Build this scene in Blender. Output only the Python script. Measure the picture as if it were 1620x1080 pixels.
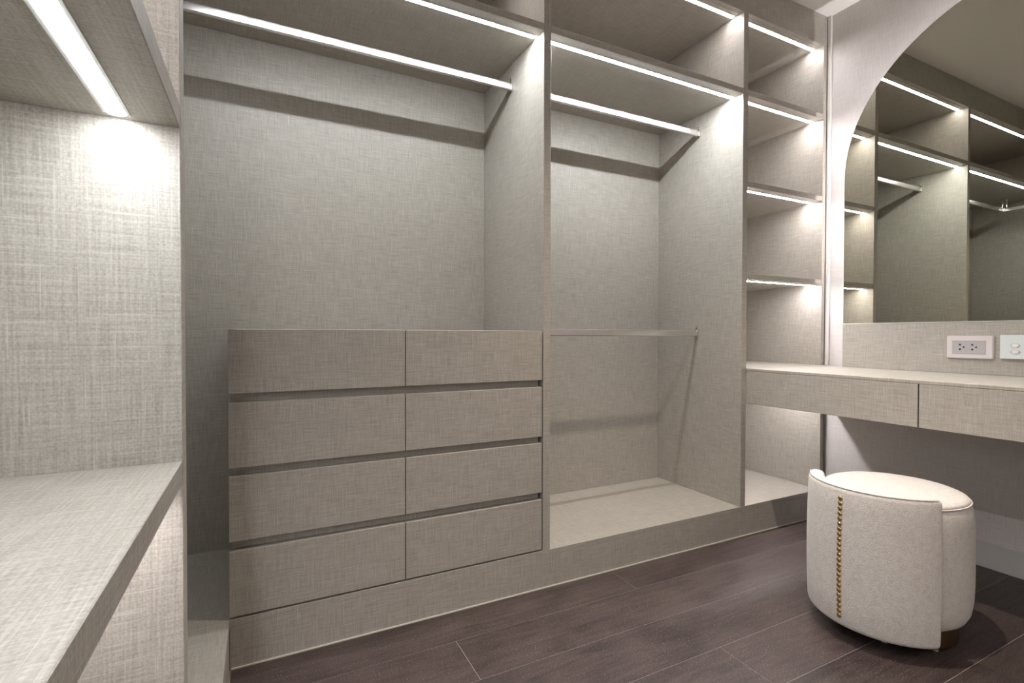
import bpy, bmesh, math, random
from mathutils import Vector, Matrix

random.seed(7)
for o in list(bpy.data.objects):
    bpy.data.objects.remove(o, do_unlink=True)
scene = bpy.context.scene
COL = scene.collection

# ------------------------------------------------------------------ camera
CAM_H = 0.92
YAW, PITCH, ROLL, FPX = 26.6768, -0.7795, 0.0988, 791.057
cam_data = bpy.data.cameras.new('camera')
cam_data.sensor_fit = 'HORIZONTAL'
cam_data.sensor_width = 36.0
cam_data.lens = FPX / 1620.0 * 36.0
cam_data.clip_start = 0.01
cam_data.clip_end = 50
cam = bpy.data.objects.new('camera', cam_data)
COL.objects.link(cam)
_y, _p, _r = map(math.radians, (YAW, PITCH, ROLL))
fw = Vector((math.sin(_y) * math.cos(_p), math.cos(_y) * math.cos(_p), math.sin(_p)))
rt = Vector((math.cos(_y), -math.sin(_y), 0))
up = rt.cross(fw)
rt, up = rt * math.cos(_r) + up * math.sin(_r), -rt * math.sin(_r) + up * math.cos(_r)
m = Matrix((rt, up, -fw)).transposed().to_4x4()
m.translation = Vector((0, 0, CAM_H))
cam.matrix_world = m
scene.camera = cam

# ------------------------------------------------------------------ world, view, light levels
world = bpy.data.worlds.new('world')
scene.world = world
world.use_nodes = True
world.node_tree.nodes['Background'].inputs[0].default_value = (0.9, 0.93, 1.0, 1)
world.node_tree.nodes['Background'].inputs[1].default_value = 0.02
vs = scene.view_settings
vs.view_transform = 'Standard'
vs.look = 'None'
vs.gamma = 1.0
vs.use_curve_mapping = False
vs.exposure = 0.35

LED_GREEN = (0.965, 1.0, 1.03)      # cool white strips over the hanging bays
LED_PINK = (1.0, 0.95, 0.96)      # warmer strips of the open cells
LED_HANG = 126.0
LED_MID = 165.0
SPOT_FILL = 38.0  # added fill downlight behind the camera
LED_CELL = 85.0
LED_TOP = 55.0
LED_LEFT = 55.0
LED_MIRROR = 270.0
SPOT_W = 102.0
LED_LEFT_FILL = 150.0  # unseen strip, added to light the left panel and fill the vanity side
LED_UNDER = 120.0
LED_LOW = 42.0
LED_CORNER = 38.0

# ------------------------------------------------------------------ measured layout (metres)
XL = -0.080          # front plane of the left wardrobe
XLB = -0.540         # its back
YDIV, TDIV = 0.676, 0.030
YF, YB = 1.559, 2.091
D1L, D1R = 0.9096, 0.9393
D2L, D2R = 1.9487, 1.9806
X3, X3R = 2.5342, 2.5590
XR = 2.572
XM = 2.487           # mirror plane
ZS, TS = 2.0077, 0.0255
ZTOP, ZCEIL = 2.3753, 2.523
ZB, ZC = 1.5962, 1.1755
ZV, ZVB = 0.769, 0.609
ZP = 0.1378
YBK, YLE = -1.65, -0.95   # wall behind the camera, end of left wardrobe

# ------------------------------------------------------------------ helpers
ORG = {}
def link(o):
    COL.objects.link(o)
    return o

def tag(o, label=None, cat=None, group=None, kind=None):
    if label: o['label'] = label
    if cat: o['category'] = cat
    if group: o['group'] = group
    if kind: o['kind'] = kind
    return o

def thing(name, loc, label, cat, group=None):
    o = link(bpy.data.objects.new(name, None))
    o.location = loc
    o.empty_display_size = 0.05
    ORG[o.name] = Vector(loc)
    return tag(o, label, cat, group)

def box_uv(bm, off=(0, 0)):
    uvl = bm.loops.layers.uv.verify()
    for f in bm.faces:
        n = f.normal
        ax = max(range(3), key=lambda i: abs(n[i]))
        for l in f.loops:
            c = l.vert.co
            if ax == 0: uv = (c.y, c.z)
            elif ax == 1: uv = (c.x, c.z)
            else: uv = (c.x, c.y)
            l[uvl].uv = (uv[0] + off[0], uv[1] + off[1])

def finish(name, bm, mat, parent=None, smooth=False, origin=None, uvoff=(0, 0), uv=True):
    """bm is in world coordinates; becomes one mesh object with its own origin"""
    bmesh.ops.recalc_face_normals(bm, faces=bm.faces[:])
    bm.normal_update()
    if uv: box_uv(bm, uvoff)
    if origin is None:
        lo = Vector([min(v.co[i] for v in bm.verts) for i in range(3)])
        hi = Vector([max(v.co[i] for v in bm.verts) for i in range(3)])
        origin = Vector(((lo.x + hi.x) / 2, (lo.y + hi.y) / 2, lo.z))
    origin = Vector(origin)
    for v in bm.verts: v.co -= origin
    me = bpy.data.meshes.new(name)
    bm.to_mesh(me); bm.free()
    if smooth:
        for p in me.polygons: p.use_smooth = True
    me.materials.append(mat)
    o = link(bpy.data.objects.new(name, me))
    ORG[o.name] = origin
    if parent is not None:
        o.parent = parent
        o.location = origin - ORG[parent.name]
    else:
        o.location = origin
    return o

def add_box(bm, x0, x1, y0, y1, z0, z1, bev=0.0, seg=1):
    r = bmesh.ops.create_cube(bm, size=1.0)
    vs_ = r['verts']
    for v in vs_:
        v.co = Vector(((x0 + x1) / 2 + v.co.x * (x1 - x0), (y0 + y1) / 2 + v.co.y * (y1 - y0), (z0 + z1) / 2 + v.co.z * (z1 - z0)))
    if bev > 0:
        es = list({e for v in vs_ for e in v.link_edges})
        bmesh.ops.bevel(bm, geom=es, offset=bev, segments=seg, affect='EDGES', profile=0.5)

def box(name, b, mat, parent=None, bev=0.0008, seg=1, **k):
    bm = bmesh.new()
    add_box(bm, *b, bev=bev, seg=seg)
    return finish(name, bm, mat, parent, **k)

def add_cyl(bm, c, axis, r, h, n=24, r2=None):
    """cylinder from c along +axis by h"""
    r2 = r if r2 is None else r2
    ax = Vector(axis).normalized()
    t = Vector((0, 0, 1)) if abs(ax.z) < 0.9 else Vector((1, 0, 0))
    u = ax.cross(t).normalized(); w = ax.cross(u)
    a = []; b_ = []
    for i in range(n):
        an = 2 * math.pi * i / n
        d = u * math.cos(an) + w * math.sin(an)
        a.append(bm.verts.new(Vector(c) + d * r))
        b_.append(bm.verts.new(Vector(c) + ax * h + d * r2))
    for i in range(n):
        j = (i + 1) % n
        bm.faces.new((a[i], a[j], b_[j], b_[i]))
    bm.faces.new(a[::-1]); bm.faces.new(b_)

def add_extrude(bm, pts, axis, a0, a1):
    """closed 2-D outline swept along a main axis. pts are the other two coords in xyz order"""
    def mk(p, a):
        if axis == 0: return Vector((a, p[0], p[1]))
        if axis == 1: return Vector((p[0], a, p[1]))
        return Vector((p[0], p[1], a))
    A = [bm.verts.new(mk(p, a0)) for p in pts]
    B = [bm.verts.new(mk(p, a1)) for p in pts]
    n = len(pts)
    for i in range(n):
        j = (i + 1) % n
        bm.faces.new((A[i], A[j], B[j], B[i]))
    bm.faces.new(A[::-1]); bm.faces.new(B)

def round_rect(u0, u1, v0, v1, r, n=5):
    out = []
    for cx, cy, a0 in ((u1 - r, v1 - r, 0), (u0 + r, v1 - r, 90), (u0 + r, v0 + r, 180), (u1 - r, v0 + r, 270)):
        for i in range(n + 1):
            a = math.radians(a0 + 90 * i / n)
            out.append((cx + r * math.cos(a), cy + r * math.sin(a)))
    return out

# ------------------------------------------------------------------ materials
def new_mat(name):
    mt = bpy.data.materials.new(name)
    mt.use_nodes = True
    nt = mt.node_tree
    return mt, nt, nt.nodes['Principled BSDF']

def plain(name, col, rough=0.5, metal=0.0, spec=0.5):
    mt, nt, b = new_mat(name)
    b.inputs['Base Color'].default_value = (*col, 1)
    b.inputs['Roughness'].default_value = rough
    b.inputs['Metallic'].default_value = metal
    b.inputs['Specular IOR Level'].default_value = spec
    return mt

def N(nt, typ, **k):
    n = nt.nodes.new(typ)
    for a, v in k.items(): setattr(n, a, v)
    return n

def math_node(nt, op, a, b=None):
    n = N(nt, 'ShaderNodeMath', operation=op)
    for i, v in enumerate((a, b)):
        if v is None: continue
        if isinstance(v, (int, float)): n.inputs[i].default_value = v
        else: nt.links.new(v, n.inputs[i])
    return n.outputs[0]

def linen(name, dark, mid, light, rough=0.43, bump=0.07, freq=330.0, contrast=1.0):
    """woven linen laminate: threads both ways, slubs and soft mottling, laid out in metres"""
    mt, nt, b = new_mat(name)
    L = nt.links.new
    uv = N(nt, 'ShaderNodeUVMap')
    def streak(sx, sy, off, detail=1.5):
        mp = N(nt, 'ShaderNodeMapping')
        mp.inputs['Scale'].default_value = (sx, sy, 1)
        mp.inputs['Location'].default_value = (off, off * 1.7, 0)
        L(uv.outputs[0], mp.inputs[0])
        n = N(nt, 'ShaderNodeTexNoise', noise_dimensions='2D')
        n.inputs['Scale'].default_value = 1.0
        n.inputs['Detail'].default_value = detail
        n.inputs['Roughness'].default_value = 0.6
        L(mp.outputs[0], n.inputs['Vector'])
        return n.outputs['Fac']
    warp = streak(freq, freq * 0.035, 3.1)
    weft = streak(freq * 0.035, freq, 11.7)
    slubw = streak(freq * 0.42, freq * 0.022, 27.3, 0.5)
    slubh = streak(freq * 0.020, freq * 0.42, 41.9, 0.5)
    grain = streak(freq * 0.8, freq * 0.8, 5.5, 1.0)
    mott = streak(14, 14, 63.0, 2.0)
    s = math_node(nt, 'ADD', math_node(nt, 'MULTIPLY', warp, 0.30), math_node(nt, 'MULTIPLY', weft, 0.30))
    s = math_node(nt, 'ADD', s, math_node(nt, 'MULTIPLY', slubw, 0.10))
    s = math_node(nt, 'ADD', s, math_node(nt, 'MULTIPLY', slubh, 0.10))
    s = math_node(nt, 'ADD', s, math_node(nt, 'MULTIPLY', mott, 0.05))
    s = math_node(nt, 'ADD', s, math_node(nt, 'MULTIPLY', grain, 0.33))
    ramp = N(nt, 'ShaderNodeValToRGB')
    w = 0.17 / contrast
    e = ramp.color_ramp.elements
    e[0].position = 0.59 - w; e[0].color = (*dark, 1)
    e[1].position = 0.59 + w; e[1].color = (*light, 1)
    mid_e = ramp.color_ramp.elements.new(0.59); mid_e.color = (*mid, 1)
    L(s, ramp.inputs[0])
    # sparse pale slub threads running both ways
    t1 = streak(freq * 0.95, freq * 0.030, 77.7, 0.0)
    t2 = streak(freq * 0.030, freq * 0.95, 91.3, 0.0)
    thr = N(nt, 'ShaderNodeMapRange', interpolation_type='SMOOTHSTEP')
    thr.inputs['From Min'].default_value = 0.74; thr.inputs['From Max'].default_value = 0.88
    thr.inputs['To Max'].default_value = 0.45
    L(math_node(nt, 'MAXIMUM', t1, t2), thr.inputs['Value'])
    mixt = N(nt, 'ShaderNodeMix', data_type='RGBA')
    L(thr.outputs[0], mixt.inputs['Factor']); L(ramp.outputs[0], mixt.inputs[6])
    mixt.inputs[7].default_value = (*[min(1, c * 1.18) for c in light], 1)
    L(mixt.outputs[2], b.inputs['Base Color'])
    b.inputs['Roughness'].default_value = rough
    b.inputs['Specular IOR Level'].default_value = 0.5
    bp = N(nt, 'ShaderNodeBump')
    bp.inputs['Strength'].default_value = bump
    bp.inputs['Distance'].default_value = 0.001
    L(s, bp.inputs['Height'])
    L(bp.outputs[0], b.inputs['Normal'])
    return mt

def emit(name, col, strength):
    mt = bpy.data.materials.new(name)
    mt.use_nodes = True
    nt = mt.node_tree
    nt.nodes.clear()
    e = N(nt, 'ShaderNodeEmission')
    e.inputs[0].default_value = (*col, 1)
    e.inputs[1].default_value = strength
    o = N(nt, 'ShaderNodeOutputMaterial')
    nt.links.new(e.outputs[0], o.inputs[0])
    return mt

M = {}
M['linen'] = linen('linen_laminate', (0.290, 0.264, 0.228), (0.385, 0.358, 0.314), (0.485, 0.460, 0.415), freq=450)
M['wall_vinyl'] = linen('wall_vinyl', (0.56, 0.53, 0.515), (0.63, 0.60, 0.585), (0.70, 0.67, 0.655), rough=0.6, bump=0.05, freq=420)
M['recess'] = plain('recess_laminate', (0.10, 0.092, 0.085), 0.6)
M['ceiling'] = plain('ceiling_paint', (0.88, 0.865, 0.84), 0.8)
M['white_trim'] = plain('white_trim', (0.78, 0.76, 0.74), 0.45)
M['baseboard'] = plain('baseboard_paint', (0.60, 0.58, 0.56), 0.5)
M['sealant'] = plain('sealant', (0.62, 0.60, 0.55), 0.5)
M['chrome'] = plain('polished_chrome', (0.80, 0.79, 0.77), 0.10, 1.0)
def brushed():
    mt, nt, b = new_mat('brushed_chrome')
    b.inputs['Base Color'].default_value = (0.82, 0.80, 0.78, 1)
    b.inputs['Metallic'].default_value = 1.0
    b.inputs['Roughness'].default_value = 0.18
    b.inputs['Anisotropic'].default_value = 0.9
    b.inputs['Anisotropic Rotation'].default_value = 0.0
    tg = N(nt, 'ShaderNodeTangent', direction_type='UV_MAP')
    nt.links.new(tg.outputs[0], b.inputs['Tangent'])
    return mt
M['rail'] = brushed()
M['led_channel'] = plain('led_channel', (0.62, 0.61, 0.58), 0.4, 0.0)
M['bronze'] = plain('bronze_base', (0.30, 0.22, 0.12), 0.32, 1.0)
M['brass'] = plain('antique_brass', (0.60, 0.44, 0.22), 0.26, 1.0)
M['plate'] = plain('outlet_plate', (0.66, 0.62, 0.61), 0.35)
M['insert'] = plain('outlet_insert', (0.44, 0.42, 0.43), 0.4)
M['slot'] = plain('outlet_slot', (0.008, 0.007, 0.007), 0.6)
M['glass_plate'] = plain('switch_glass', (0.70, 0.75, 0.76), 0.12)
M['button'] = plain('switch_button', (0.80, 0.78, 0.76), 0.3)
M['rubber'] = plain('glide_plastic', (0.5, 0.5, 0.5), 0.5)
M['subfloor'] = plain('joint_filler', (0.36, 0.33, 0.32), 0.7)
M['mirror'] = plain('mirror_silver', (0.57, 0.565, 0.495), 0.0, 1.0)
M['mirror_edge'] = plain('mirror_edge', (0.80, 0.82, 0.80), 0.2, 0.0)
M['mirror_back'] = plain('mirror_back_paint', (0.10, 0.10, 0.10), 0.7)
M['led_green'] = emit('led_cool_white', LED_GREEN, LED_HANG)
M['led_pink'] = emit('led_neutral_white', LED_PINK, LED_CELL)
M['led_top'] = emit('led_top_cells', LED_PINK, LED_TOP)
M['led_left'] = emit('led_left_niche', (0.97, 1.0, 1.03), LED_LEFT)
M['led_low'] = emit('led_low_shelf', LED_PINK, LED_LOW)
M['led_corner'] = emit('led_corner_strip', LED_GREEN, LED_CORNER)
M['led_left_fill'] = emit('led_left_top_fill', LED_PINK, LED_LEFT_FILL)
M['led_under'] = emit('led_under_counter', LED_PINK, LED_UNDER)
M['led_mid'] = emit('led_narrow_bay', LED_GREEN, LED_MID)
M['led_mirror'] = emit('led_mirror_halo', (1.0, 0.94, 0.93), LED_MIRROR)
M['lens'] = emit('downlight_lens', (1.0, 0.93, 0.87), 30.0)

# dark stained oak planks, every plank a little different
def wood():
    mt, nt, b = new_mat('dark_oak')
    L = nt.links.new
    uv = N(nt, 'ShaderNodeUVMap')
    oi = N(nt, 'ShaderNodeObjectInfo')
    off = N(nt, 'ShaderNodeVectorMath', operation='SCALE')
    cmb = N(nt, 'ShaderNodeCombineXYZ')
    L(oi.outputs['Random'], cmb.inputs[0]); L(oi.outputs['Random'], cmb.inputs[1]); 
    L(cmb.outputs[0], off.inputs[0]); off.inputs['Scale'].default_value = 37.0
    add = N(nt, 'ShaderNodeVectorMath', operation='ADD')
    L(uv.outputs[0], add.inputs[0]); L(off.outputs[0], add.inputs[1])
    def noise(sx, sy, det, rough=0.6, dist=0.0):
        mp = N(nt, 'ShaderNodeMapping')
        mp.inputs['Scale'].default_value = (sx, sy, 1)
        L(add.outputs[0], mp.inputs[0])
        n = N(nt, 'ShaderNodeTexNoise', noise_dimensions='2D')
        n.inputs['Scale'].default_value = 1.0
        n.inputs['Detail'].default_value = det
        n.inputs['Roughness'].default_value = rough
        n.inputs['Distortion'].default_value = dist
        L(mp.outputs[0], n.inputs['Vector'])
        return n.outputs['Fac']
    g1 = noise(5, 60, 4, 0.65, 0.6)
    g2 = noise(22, 330, 2)
    cloud = noise(5, 9, 3)
    speck = noise(260, 320, 0)
    s = math_node(nt, 'ADD', math_node(nt, 'MULTIPLY', g1, 0.45), math_node(nt, 'MULTIPLY', g2, 0.2))
    s = math_node(nt, 'ADD', s, math_node(nt, 'MULTIPLY', cloud, 0.35))
    s = math_node(nt, 'ADD', s, math_node(nt, 'MULTIPLY', math_node(nt, 'SUBTRACT', oi.outputs['Random'], 0.5), 0.10))
    ramp = N(nt, 'ShaderNodeValToRGB')
    e = ramp.color_ramp.elements
    e[0].position = 0.30; e[0].color = (0.022, 0.0155, 0.015, 1)
    e[1].position = 0.72; e[1].color = (0.100, 0.070, 0.064, 1)
    L(s, ramp.inputs[0])
    # dust specks
    sp = N(nt, 'ShaderNodeValToRGB')
    sp.color_ramp.elements[0].position = 0.72; sp.color_ramp.elements[0].color = (0, 0, 0, 1)
    sp.color_ramp.elements[1].position = 0.86; sp.color_ramp.elements[1].color = (1, 1, 1, 1)
    L(speck, sp.inputs[0])
    mix = N(nt, 'ShaderNodeMix', data_type='RGBA')
    L(math_node(nt, 'MULTIPLY', sp.outputs[0], 0.55), mix.inputs['Factor'])
    L(ramp.outputs[0], mix.inputs[6])
    mix.inputs[7].default_value = (0.30, 0.27, 0.26, 1)
    L(mix.outputs[2], b.inputs['Base Color'])
    rr = N(nt, 'ShaderNodeMapRange')
    rr.inputs['To Min'].default_value = 0.34; rr.inputs['To Max'].default_value = 0.52
    L(cloud, rr.inputs['Value']); L(rr.outputs[0], b.inputs['Roughness'])
    b.inputs['Specular IOR Level'].default_value = 0.45
    bp = N(nt, 'ShaderNodeBump'); bp.inputs['Strength'].default_value = 0.10; bp.inputs['Distance'].default_value = 0.001
    L(g2, bp.inputs['Height']); L(bp.outputs[0], b.inputs['Normal'])
    return mt
M['wood'] = wood()

def boucle():
    mt, nt, b = new_mat('cream_wool')
    L = nt.links.new
    tc = N(nt, 'ShaderNodeTexCoord')
    n = N(nt, 'ShaderNodeTexNoise'); n.inputs['Scale'].default_value = 300; n.inputs['Detail'].default_value = 3
    n2 = N(nt, 'ShaderNodeTexNoise'); n2.inputs['Scale'].default_value = 60; n2.inputs['Detail'].default_value = 2
    L(tc.outputs['Object'], n.inputs['Vector']); L(tc.outputs['Object'], n2.inputs['Vector'])
    s = math_node(nt, 'ADD', math_node(nt, 'MULTIPLY', n.outputs['Fac'], 0.7), math_node(nt, 'MULTIPLY', n2.outputs['Fac'], 0.3))
    ramp = N(nt, 'ShaderNodeValToRGB')
    e = ramp.color_ramp.elements
    e[0].position = 0.30; e[0].color = (0.56, 0.51, 0.46, 1)
    e[1].position = 0.66; e[1].color = (0.77, 0.73, 0.685, 1)
    L(s, ramp.inputs[0]); L(ramp.outputs[0], b.inputs['Base Color'])
    b.inputs['Roughness'].default_value = 0.95
    b.inputs['Specular IOR Level'].default_value = 0.15
    b.inputs['Sheen Weight'].default_value = 0.25
    b.inputs['Sheen Roughness'].default_value = 0.5
    bp = N(nt, 'ShaderNodeBump'); bp.inputs['Strength'].default_value = 0.6; bp.inputs['Distance'].default_value = 0.003
    L(s, bp.inputs['Height']); L(bp.outputs[0], b.inputs['Normal'])
    return mt
M['wool'] = boucle()

# ------------------------------------------------------------------ room shell
def structure(name, b, mat, bev=0.0):
    return tag(box(name, b, mat, None, bev=bev), kind='structure')

floor = structure('floor', (XLB - 0.1, XR + 0.1, YBK - 0.1, YB + 0.1, -0.06, -0.0008), M['subfloor'])
tag(floor, 'dark stained oak plank floor')
W = 0.1868
joint_x = [1.215, 0.52, 1.80, 1.2057, 0.62, 1.80, 0.9, 1.5, 0.35, 1.1, 1.75, 0.7, 1.3, 0.5, 1.6, 1.0, 0.4, 1.2, 0.8]
GAP = 0.0009
y1 = 1.405
rows = [(1.405, YF - 0.002)]
while y1 > YBK:
    rows.append((max(y1 - W, YBK), y1)); y1 -= W
for i, (ya, yb) in enumerate(rows):
    jx = joint_x[i % len(joint_x)]
    xs = [XL + 0.002]
    k = jx - 1.9
    while k < XR:
        if k > XL + 0.1 and k < XR - 0.05: xs.append(k)
        k += 1.9
    xs.append(XR - 0.001)
    for a, b_ in zip(xs[:-1], xs[1:]):
        bm = bmesh.new()
        add_box(bm, a + GAP, b_ - GAP, ya + GAP, yb - GAP, -0.0007, 0.0, bev=0)
        finish('plank', bm, M['wood'], floor)

ceiling = structure('ceiling', (XLB - 0.1, XR + 0.1, YBK - 0.1, YB + 0.1, ZCEIL, ZCEIL + 0.06), M['ceiling'])
structure('wall_right', (XR, XR + 0.08, YBK, YB + 0.1, 0, ZCEIL), M['wall_vinyl'])
structure('wall_back', (XLB - 0.1, XR, YB + 0.014, YB + 0.1, 0, ZCEIL), M['wall_vinyl'])
structure('wall_left', (XLB - 0.1, XLB - 0.016, YBK, YB + 0.014, 0, ZCEIL), M['wall_vinyl'])
structure('wall_front', (XLB - 0.016, XR, YBK - 0.08, YBK, 0, ZCEIL), M['ceiling'])
structure('baseboard_right', (XR - 0.012, XR, YBK, YF - 0.002, 0.0, 0.102), M['baseboard'], bev=0.002)
structure('baseboard_front', (XL + 0.02, XR - 0.013, YBK, YBK + 0.012, 0.0, 0.102), M['baseboard'], bev=0.002)
structure('trim_1', (XR - 0.0110, XR, YF - 0.018, YF - 0.001, ZV + 0.001, ZCEIL), M['white_trim'], bev=0.0008)   # corner bead beside the mirror wall
tr2 = structure('trim_2', (XL, X3R, YF, YF + 0.02, ZTOP, ZCEIL), M['linen'], bev=0.0005)                        # fascia up to the ceiling
structure('trim_3', (XL - 0.02, XL, YLE, YF + 0.02, ZTOP, ZCEIL), M['linen'], bev=0.0005)
structure('trim_4', (XL + 0.003, X3R, YF - 0.004, YF, 0.0, 0.0045), M['sealant'], bev=0.0005)                    # bead along the plinth

# ------------------------------------------------------------------ led strip: sub-part of the shelf it is let into
def led(shelf, along, a0, a1, c, z, mat):
    """half-round diffuser standing 4 mm proud of an underside, with its aluminium channel"""
    bm = bmesh.new()
    hw = 0.0085
    pts = []
    for i in range(9):
        an = math.pi + math.pi * i / 8
        pts.append((c + hw * math.cos(an), z - 0.0005 + 0.0022 * math.sin(an)))
    if along == 'x':
        add_extrude(bm, pts, 0, a0, a1)
    else:
        add_extrude(bm, pts, 1, a0, a1)
    finish('led_diffuser', bm, mat, shelf)
    for s in (-1, 1):
        u0, u1 = sorted((c + s * (hw + 0.0003), c + s * (hw + 0.0035)))
        b = (a0, a1, u0, u1, z - 0.0012, z - 0.0001) if along == 'x' else (u0, u1, a0, a1, z - 0.0012, z - 0.0001)
        box('led_channel', b, M['led_channel'], shelf, bev=0)

YLED = 1.612
E_ = 0.0005
# ------------------------------------------------------------------ plinth
pl = thing('plinth', ((XL + X3R) / 2, YF + 0.01, 0), 'long linen-laminate plinth running under the whole wardrobe wall', 'plinth')
box('front_board', (XL, X3R, YF, YF + 0.018, 0.0, ZP - 0.0205), M['linen'], pl)
pl2 = thing('plinth', (XL - 0.01, 0.3, 0), 'linen-laminate plinth under the left wardrobe, seen at the lower left corner', 'plinth')
box('front_board', (XL - 0.018, XL - 0.0005, YLE, YF - 0.0005, 0.0, ZP - 0.0205), M['linen'], pl2)

# ------------------------------------------------------------------ big hanging bay with the blind corner
w1 = thing('hanging_wardrobe', (0.4, 1.8, ZP - 0.02), 'wide open hanging wardrobe with drawer chest inside, greige linen laminate', 'wardrobe')
box('back_panel', (XLB, D1L - E_, YB, YB + 0.013, ZP - 0.02, ZCEIL - 0.002), M['linen'], w1)
box('side_panel', (XLB - 0.015, XLB - E_, YDIV + TDIV + E_, YB + 0.013, ZP - 0.02, ZCEIL - 0.002), M['linen'], w1)
box('floor_panel', (XLB, D1L - E_, YF, YB - E_, ZP - 0.02, ZP), M['linen'], w1)
box('floor_panel', (XLB, XL, YDIV + TDIV + E_, YF - E_, ZP - 0.02, ZP), M['linen'], w1)
sh = box('shelf', (XLB, D1L - E_, YF, YB - E_, ZS, ZS + TS), M['linen'], w1)
led(sh, 'x', -0.134, D1L - 0.011, YLED, ZS, M['led_green'])
sh = box('shelf', (XLB, XL, YDIV + TDIV + E_, YF - E_, ZS, ZS + TS), M['linen'], w1)
led(sh, 'y', YDIV + TDIV + 0.004, YF - 0.002, -0.134, ZS, M['led_corner'])
tp = box('top_panel', (XLB, D1L - E_, YF + 0.0205, YB - E_, ZTOP, ZTOP + 0.02), M['linen'], w1)
led(tp, 'x', XL + 0.03, D1L - 0.011, YLED, ZTOP, M['led_top'])
box('top_panel', (XLB, XL - 0.0205, YDIV + TDIV + E_, YF + 0.020, ZTOP, ZTOP + 0.02), M['linen'], w1)
box('divider', (D1L, D1R, YF, YB + 0.013, ZP, ZTOP), M['linen'], w1)

# ------------------------------------------------------------------ drawer chest
ch = thing('drawer_chest', (0.41, 1.8, ZP), 'chest of eight handleless drawers in two columns inside the hanging wardrobe', 'drawers')
CX0, CX1 = XL, D1L - 0.0055
box('carcass', (CX0 + 0.004, CX1 - 0.001, YF + 0.032, YB - 0.002, ZP + 0.0005, 0.9335), M['linen'], ch)
XDM = 0.4073
tops = [0.9344, 0.7322, 0.5300, 0.3245]
bots = [0.7572, 0.5530, 0.3510, 0.1440]
for r in range(4):
    for (xa, xb) in ((CX0, XDM - 0.0015), (XDM + 0.0015, CX1)):
        d = box('drawer', (xa, xb, YF - 0.001, YF + 0.0185, bots[r], tops[r]), M['linen'], ch, bev=0.001)
        box('drawer_box', (xa + 0.012, xb - 0.012, YF + 0.019, YF + 0.031, bots[r] + 0.006, tops[r] - 0.028), M['recess'], d, bev=0)
for r in range(3):
    box('finger_recess', (CX0 + 0.006, CX1 - 0.002, YF + 0.0245, YF + 0.0318, bots[r] - 0.0275, bots[r] + 0.004), M['linen'], ch, bev=0)

# ------------------------------------------------------------------ middle hanging bay
w2 = thing('hanging_wardrobe', (1.44, 1.8, ZP - 0.02), 'narrower open hanging wardrobe with two rails beside the drawer bay', 'wardrobe')
box('back_panel', (D1R + E_, D2L - E_, YB, YB + 0.013, ZP, ZTOP), M['linen'], w2)
box('floor_panel', (D1L, D2R, YF, YB + 0.013, ZP - 0.02, ZP - E_), M['linen'], w2)
sh = box('shelf', (D1R + E_, D2L - E_, YF, YB - E_, ZS, ZS + TS), M['linen'], w2)
led(sh, 'x', D1R + 0.011, D2L - 0.011, YLED, ZS, M['led_mid'])
tp = box('top_panel', (D1R + E_, D2L - E_, YF + 0.0205, YB - E_, ZTOP - E_, ZTOP + 0.02), M['linen'], w2)
led(tp, 'x', D1R + 0.011, D2L - 0.011, YLED, ZTOP, M['led_top'])
box('divider', (D2L, D2R, YF, YB + 0.013, ZP, ZTOP), M['linen'], w2)

# ------------------------------------------------------------------ open shelf tower
w3 = thing('shelf_tower', (2.26, 1.8, ZP - 0.02), 'narrow open shelf tower with lit shelves beside the mirror wall', 'shelves')
box('back_panel', (D2R + E_, X3 - E_, YB, YB + 0.013, ZP, ZTOP), M['linen'], w3)
box('floor_panel', (D2R + E_, X3R, YF, YB - E_, ZP - 0.02, ZP - E_), M['linen'], w3)
box('side_panel', (X3, X3R, YF, YB + 0.013, ZP, ZTOP), M['linen'], w3)
for z in (ZS, ZB, ZC):
    s = box('shelf', (D2R + E_, X3 - E_, YF + 0.001, YB - E_, z, z + TS), M['linen'], w3)
    led(s, 'x', D2R + 0.011, X3 - 0.011, YLED, z, M['led_pink'])
s = box('top_panel', (D2R + E_, X3R, YF + 0.0205, YB - E_, ZTOP, ZTOP + 0.02), M['linen'], w3)
led(s, 'x', D2R + 0.011, X3 - 0.011, YLED, ZTOP, M['led_top'])
s = box('counter', (D2R + E_, X3 - E_, YF + 0.0008, YB - E_, ZV - 0.024, ZV), M['linen'], w3)
led(s, 'x', D2R + 0.011, X3 - 0.011, YLED + 0.03, ZV - 0.024, M['led_under'])

# ------------------------------------------------------------------ left wardrobe with the near niche
wl = thing('shelf_wardrobe', (-0.31, -0.14, ZP - 0.02), 'open shelf wardrobe in the left foreground with a brightly lit niche', 'wardrobe')
box('divider', (XLB, XL, YDIV, YDIV + TDIV, ZP, ZTOP), M['linen'], wl)
box('side_panel', (XLB, XL, YLE, YLE + 0.03, ZP, ZTOP), M['linen'], wl)
box('back_panel', (XLB - 0.015, XLB - E_, YLE, YDIV + TDIV, ZP - 0.02, ZTOP), M['linen'], wl)
box('floor_panel', (XLB, XL, YLE, YDIV + TDIV, ZP - 0.02, ZP - E_), M['linen'], wl)
for z, mt_ in ((0.7500, 'led_low'), (1.1522, 'led_left'), (ZS, 'led_left_fill')):  # topmost strip is added out of view for fill light
    s = box('shelf', (XLB, XL - 0.0004, YLE + 0.0305, YDIV - E_, z, z + TS), M['linen'], wl)
    led(s, 'y', YLE + 0.04, YDIV - 0.016, -0.134, z, M[mt_])
tp = box('top_panel', (XLB, XL - 0.0205, YLE, YDIV + TDIV, ZTOP + E_, ZTOP + 0.02), M['linen'], wl)
structure('wall_left_return', (XLB - 0.016, XL, YBK, YLE - E_, 0, ZCEIL), M['wall_vinyl'])

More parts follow.
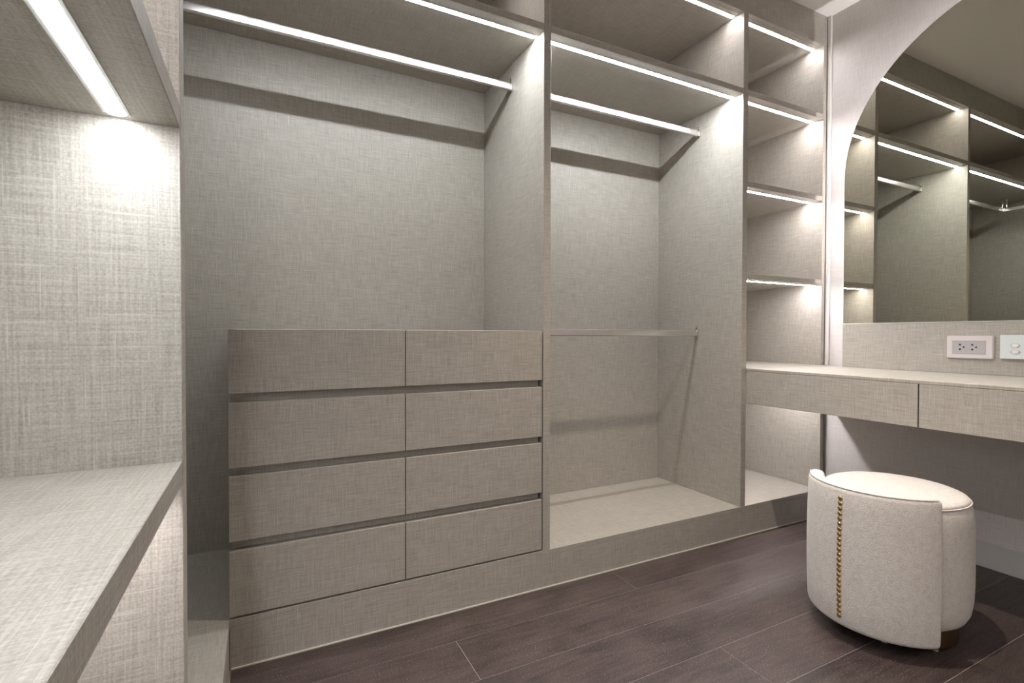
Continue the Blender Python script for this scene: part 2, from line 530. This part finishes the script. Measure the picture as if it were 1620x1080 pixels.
# ------------------------------------------------------------------ hanging rails
def rail(label, x0, x1, yc, z0, z1, left_bracket=True):
    t = thing('hanging_rail', ((x0 + x1) / 2, yc, z0), label, 'rail', 'chrome hanging rails')
    bm = bmesh.new()
    add_extrude(bm, round_rect(yc - 0.0075, yc + 0.0075, z0, z1, 0.0035, 4), 0, x0, x1)
    finish('tube', bm, M['rail'], t)
    ends = [(x1, -1)] + ([(x0, 1)] if left_bracket else [])
    for xe, s in ends:
        bm = bmesh.new()
        xa, xb = sorted((xe, xe + s * 0.007))
        add_extrude(bm, round_rect(yc - 0.0100, yc + 0.0100, z0 - 0.003, z1 + 0.004, 0.003, 3), 0, xa, xb)
        add_cyl(bm, (xe + s * 0.0045, yc, z1 + 0.003), (0, 0, 1), 0.0038, 0.017, 12)
        add_cyl(bm, (xe, yc, z1 + 0.016), (s, 0, 0), 0.0045, 0.006, 12)
        finish('bracket', bm, M['chrome'], t)
    return t
ZR0, ZR1 = 1.9025, 1.9305
XRC = -0.311
YR = 1.8143
r1 = rail('long chrome hanging rail above the drawer chest', XRC + 0.009, D1L - E_, YR, ZR0, ZR1, False)
rail('upper chrome hanging rail in the narrow bay', D1R + E_, D2L - E_, YR, ZR0, ZR1)
rail('lower chrome hanging rail in the narrow bay', D1R + E_, D2L - E_, 1.8174, 0.9150, 0.9440)
# rail returning along the left wall, joined to the long one by a hanging corner joint
t = thing('hanging_rail', (XRC, 1.25, ZR0), 'chrome hanging rail turning the blind corner, seen only in the mirror', 'rail', 'chrome hanging rails')
bm = bmesh.new()
add_extrude(bm, round_rect(XRC - 0.0075, XRC + 0.0075, ZR0, ZR1, 0.0035, 4), 1, YDIV + TDIV + E_, YR - 0.009)
finish('tube', bm, M['rail'], t)
bm = bmesh.new()
add_box(bm, XRC - 0.0095, XRC + 0.0085, YR - 0.0085, YR + 0.0095, ZR0 - 0.002, ZR1 + 0.002, 0.002, 2)
finish('corner_joint', bm, M['chrome'], t)
for dx, dy in ((0.020, 0.0), (0.0, -0.020)):
    bm = bmesh.new()
    add_cyl(bm, (XRC + dx, YR + dy, ZR1 + 0.0005), (0, 0, 1), 0.005, ZS - ZR1 - 0.001, 14)
    add_cyl(bm, (XRC + dx, YR + dy, ZR1 + 0.0005), (0, 0, 1), 0.0075, 0.010, 14)
    add_cyl(bm, (XRC + dx, YR + dy, ZS - 0.008), (0, 0, 1), 0.009, 0.0075, 14)
    finish('hanger_pin', bm, M['chrome'], t, smooth=False)

# ------------------------------------------------------------------ vanity
VY0 = -0.55
va = thing('vanity_counter', (2.27, 0.5, ZVB), 'wall-hung vanity counter with flat drawers under the arched mirror', 'vanity')
box('top', (D2R - 0.0004, XR - 0.0005, VY0, YF - 0.001, ZV - 0.012, ZV), M['linen'], va, bev=0.0012)
box('carcass', (D2R + 0.0225, XR - 0.0005, VY0, YF - 0.001, ZVB + 0.0015, ZV - 0.0125), M['linen'], va)
edges = [YF - 0.001, 0.8891, 0.2191, VY0]
for a, b_ in zip(edges[:-1], edges[1:]):
    box('drawer', (D2R, D2R + 0.0195, b_ + 0.002, a - (0.002 if a < 1.5 else 0), ZVB, ZV - 0.0126), M['linen'], va, bev=0.001)

# ------------------------------------------------------------------ splashback, mirror
AY, AZ, AR = 0.8085, 1.657, 0.62
MB = 0.9735
sp = tag(box('splashback', (XM + 0.001, XR - 0.0005, AY - AR, AY + AR, ZV + 0.0005, MB - 0.0015), M['linen'], None, bev=0.0006),
         'linen-covered splashback panel between the vanity counter and the mirror', 'panel')

def arch(r_in, n=48, bottom=MB):
    R = AR - r_in
    pts = [(AY + R, bottom + r_in)]
    for i in range(n + 1):
        a = math.pi * i / n
        pts.append((AY + R * math.cos(a), AZ + R * math.sin(a)))
    pts.append((AY - R, bottom + r_in))
    return pts
mi = thing('arched_mirror', (XM + 0.03, AY, MB), 'large arched backlit wall mirror above the vanity', 'mirror')
bm = bmesh.new()
add_extrude(bm, arch(0.003), 0, XM, XM + 0.001)
finish('mirror_glass', bm, M['mirror'], mi)
bm = bmesh.new()
add_extrude(bm, arch(0.0), 0, XM + 0.0011, XM + 0.0042)
finish('mirror_edge', bm, M['mirror_edge'], mi)
bm = bmesh.new()
add_extrude(bm, arch(0.002), 0, XM + 0.0043, XM + 0.006)
finish('mirror_back', bm, M['mirror_back'], mi)
bm = bmesh.new()
add_extrude(bm, arch(0.205), 0, XM + 0.0062, XR - 0.0008)
finish('backing_box', bm, M['mirror_back'], mi)
# led halo tape round the backing box
bm = bmesh.new()
o_, i_ = arch(0.2020)[:], arch(0.2045)[:]
x0, x1 = XM + 0.0200, XM + 0.0240
rings = []
for (po, pi_) in zip(o_, i_):
    rings.append([bm.verts.new((x0, *po)), bm.verts.new((x1, *po)), bm.verts.new((x1, *pi_)), bm.verts.new((x0, *pi_))])
for a, b_ in zip(rings[:-1], rings[1:]):
    for k in range(4):
        bm.faces.new((a[k], a[(k + 1) % 4], b_[(k + 1) % 4], b_[k]))
bm.faces.new(rings[0]); bm.faces.new(rings[-1][::-1])
finish('led_halo', bm, M['led_mirror'], mi)

# ------------------------------------------------------------------ outlet and switch on the splashback
ou = thing('power_outlet', (XM, 0.9455, 0.829), 'pale double power outlet with grey insert on the splashback', 'outlet')
bm = bmesh.new()
add_extrude(bm, round_rect(0.873, 1.018, 0.829, 0.919, 0.006, 4), 0, XM - 0.0085, XM + 0.0008)
bmesh.ops.bevel(bm, geom=[e for e in bm.edges if all(abs(v.co.x - (XM - 0.0085)) < 1e-5 for v in e.verts)], offset=0.003, segments=2, affect='EDGES')
finish('plate', bm, M['plate'], ou)
ins = box('insert', (XM - 0.0098, XM - 0.0083, 0.896, 0.9995, 0.8475, 0.9005), M['insert'], ou, bev=0.0004)
for yc in (0.974, 0.9355):
    for s in (1, -1):
        bm = bmesh.new()
        zc = 0.8745 + s * 0.0090
        add_extrude(bm, [(yc - 0.0042, zc - s * 0.0028), (yc + 0.0042, zc - s * 0.0028), (yc + 0.0016, zc + s * 0.0040), (yc - 0.0016, zc + s * 0.0040)], 0, XM - 0.0101, XM - 0.0097)
        finish('slot', bm, M['slot'], ins)
    bm = bmesh.new()
    add_cyl(bm, (XM - 0.0097, yc - 0.0118, 0.8742), (-1, 0, 0), 0.0030, 0.0004, 14)
    finish('ground_hole', bm, M['slot'], ins)
sw = thing('light_switch', (XM, 0.811, 0.833), 'pale glass light switch with two oval buttons at the right edge', 'switch')
box('plate', (XM - 0.0095, XM + 0.0008, 0.768, 0.854, 0.8335, 0.9215), M['glass_plate'], sw, bev=0.0012, seg=2)
for zc in (0.8825, 0.8595):
    bm = bmesh.new()
    pts = [(0.811 + 0.0105 * math.cos(2 * math.pi * i / 24), zc + 0.0078 * math.sin(2 * math.pi * i / 24)) for i in range(24)]
    add_extrude(bm, pts, 0, XM - 0.0120, XM - 0.0094)
    bmesh.ops.bevel(bm, geom=[e for e in bm.edges if all(abs(v.co.x - (XM - 0.0120)) < 1e-5 for v in e.verts)], offset=0.0012, segments=2, affect='EDGES')
    bt = finish('button', bm, M['button'], sw, smooth=False)
    bm = bmesh.new()
    pts = [(0.811 + 0.0132 * math.cos(2 * math.pi * i / 24), zc + 0.0088 * math.sin(2 * math.pi * i / 24)) for i in range(24)]
    add_extrude(bm, pts, 0, XM - 0.0099, XM - 0.0094)
    finish('bezel', bm, M['insert'], bt)

# ------------------------------------------------------------------ stool
SC = Vector((1.81, 0.88, 0))
st = thing('stool', SC, 'round cream fabric stool with wraparound back and a column of brass studs', 'stool')
RX, RY = 0.208, 0.197
def lathe(prof, n=72, cx=SC.x, cy=SC.y, rx=RX, ry=RY, close=False):
    bm = bmesh.new()
    rings = []
    for r, z in prof:
        if r < 1e-6:
            rings.append([bm.verts.new((cx, cy, z))])
        else:
            rings.append([bm.verts.new((cx + rx * r * math.cos(2 * math.pi * i / n), cy + ry * r * math.sin(2 * math.pi * i / n), z)) for i in range(n)])
    pairs = list(zip(rings[:-1], rings[1:]))
    if close: pairs.append((rings[-1], rings[0]))
    for a, b_ in pairs:
        if len(a) == 1 and len(b_) == 1: continue
        for i in range(n):
            j = (i + 1) % n
            if len(a) == 1: bm.faces.new((a[0], b_[j], b_[i]))
            elif len(b_) == 1: bm.faces.new((a[i], a[j], b_[0]))
            else: bm.faces.new((a[i], a[j], b_[j], b_[i]))
    return bm
prof = [(0, 0.064), (0.78, 0.064), (0.86, 0.067), (0.92, 0.076), (0.965, 0.096), (0.99, 0.13), (1.0, 0.18), (1.0, 0.26), (0.998, 0.33),
        (0.99, 0.375), (0.975, 0.402), (0.950, 0.417), (0.92, 0.422), (0, 0.422)]
finish('seat_body', lathe(prof), M['wool'], st, smooth=True)
prof = [(0, 0.4225), (0.930, 0.4225), (0.940, 0.426), (0.925, 0.4315), (0.86, 0.437), (0.7, 0.4415), (0.4, 0.4445), (0, 0.4455)]
finish('seat_cushion', lathe(prof), M['wool'], st, smooth=True)
ring = []
for k in range(8):
    a = 2 * math.pi * k / 8
    ring.append((0.948 + 0.0028 / RX * math.cos(a), 0.4225 + 0.0028 * math.sin(a)))
finish('piping', lathe(ring, close=True), M['wool'], st, smooth=True)
# base
bs = finish('base', lathe([(0, 0.008), (0.97, 0.008), (1.0, 0.012), (1.0, 0.0635), (0, 0.0635)], rx=0.165, ry=0.165), M['bronze'], st, smooth=False)
for a in (200, 250, 320, 90, 20):
    bm = bmesh.new()
    add_cyl(bm, (SC.x + 0.148 * math.cos(math.radians(a)), SC.y + 0.148 * math.sin(math.radians(a)), 0.0), (0, 0, 1), 0.009, 0.0082, 14)
    finish('glide', bm, M['rubber'], bs)
# curved back: a rounded slab bent round the seat
SHC, SHR, SHT, SHA = Vector((1.753, 0.88, 0)), 0.200, 0.044, math.radians(71)
Z0, Z1 = 0.044, 0.466
Lh = SHR * SHA
bm = bmesh.new()
add_box(bm, -Lh, Lh, -SHT, 0, Z0, Z1, bev=0.0165, seg=4)
for i in range(1, 40):
    x = -Lh + 2 * Lh * i / 40
    bmesh.ops.bisect_plane(bm, geom=bm.verts[:] + bm.edges[:] + bm.faces[:], plane_co=(x, 0, 0), plane_no=(1, 0, 0))
for z in (0.13, 0.2, 0.27, 0.34, 0.4):
    bmesh.ops.bisect_plane(bm, geom=bm.verts[:] + bm.edges[:] + bm.faces[:], plane_co=(0, 0, z), plane_no=(0, 0, 1))
def bend(s, d, z):
    a = s / SHR
    bulge = 0.005 * (1 - ((z - 0.25) / 0.21) ** 2)
    r = SHR + d + bulge * (1 + d / SHT)
    return Vector((SHC.x - r * math.cos(a), SHC.y + r * math.sin(a), z))
for v in bm.verts:
    v.co = bend(v.co.x, v.co.y, v.co.z)
back = finish('backrest', bm, M['wool'], st, smooth=True)
# seam piping along the outer top edge of the back
bm = bmesh.new()
prev = None
for i in range(41):
    s = -Lh * 0.93 + 2 * Lh * 0.93 * i / 40
    c = bend(s, -0.0035, Z1 - 0.0035); a = s / SHR
    n_ = Vector((-math.cos(a), math.sin(a), 0))
    rg = [bm.verts.new(c + n_ * 0.0016 * math.cos(k * math.pi / 3) + Vector((0, 0, 0.0016 * math.sin(k * math.pi / 3)))) for k in range(6)]
    if prev:
        for k in range(6): bm.faces.new((prev[k], prev[(k + 1) % 6], rg[(k + 1) % 6], rg[k]))
    prev = rg
finish('seam', bm, M['wool'], back, smooth=True)
# brass studs down the middle of the back
STUD_S = 0.012
stud_mesh = None
NST = 24
for i in range(NST):
    z = 0.4315 - (0.4315 - 0.078) * i / (NST - 1)
    p = bend(STUD_S, 0.0002, z)
    a = STUD_S / SHR
    if stud_mesh is None:
        bm = bmesh.new()
        bmesh.ops.create_uvsphere(bm, u_segments=12, v_segments=8, radius=0.0074)
        for v in bm.verts: v.co.x *= 0.62
        stud_mesh = bpy.data.meshes.new('stud')
        bm.to_mesh(stud_mesh); bm.free()
        for q in stud_mesh.polygons: q.use_smooth = True
        stud_mesh.materials.append(M['brass'])
    o = link(bpy.data.objects.new('stud', stud_mesh))
    o.parent = back
    o.location = p - ORG[back.name]
    o.rotation_euler = (0, 0, -a)

# ------------------------------------------------------------------ recessed ceiling downlight, plus an added unseen one for fill
def downlight(x, y, label, power, cone=88):
    t = thing('downlight', (x, y, ZCEIL - 0.006), label, 'ceiling light', 'recessed downlights')
    bm = bmesh.new()
    n = 32
    rr = []
    for r, z in ((0.030, ZCEIL - 0.0005), (0.030, ZCEIL - 0.005), (0.042, ZCEIL - 0.006), (0.045, ZCEIL - 0.003), (0.045, ZCEIL - 0.0005)):
        rr.append([bm.verts.new((x + r * math.cos(2 * math.pi * i / n), y + r * math.sin(2 * math.pi * i / n), z)) for i in range(n)])
    for a, b_ in zip(rr, rr[1:] + rr[:1]):
        for i in range(n): bm.faces.new((a[i], a[(i + 1) % n], b_[(i + 1) % n], b_[i]))
    finish('trim_ring', bm, M['white_trim'], t)
    bm = bmesh.new()
    add_cyl(bm, (x, y, ZCEIL - 0.0025), (0, 0, 1), 0.0295, 0.002, 32)
    finish('lens', bm, M['lens'], t)
    ld = bpy.data.lights.new('downlight_lamp', 'SPOT')
    ld.energy = power
    ld.color = (1.0, 0.86, 0.735)
    ld.spot_size = math.radians(cone)
    ld.spot_blend = 0.8
    ld.shadow_soft_size = 0.022
    lo = link(bpy.data.objects.new('lamp', ld))
    lo.parent = t
    lo.location = (0, 0, -0.004)
downlight(1.26, 0.89, 'small recessed ceiling downlight above the floor in front of the stool', SPOT_W)

downlight(1.26, -1.15, 'added unseen fill downlight washing the plain wall behind the viewer', SPOT_FILL, 120)  # lamp added out of view; its wall bounce brightens rails and ceiling
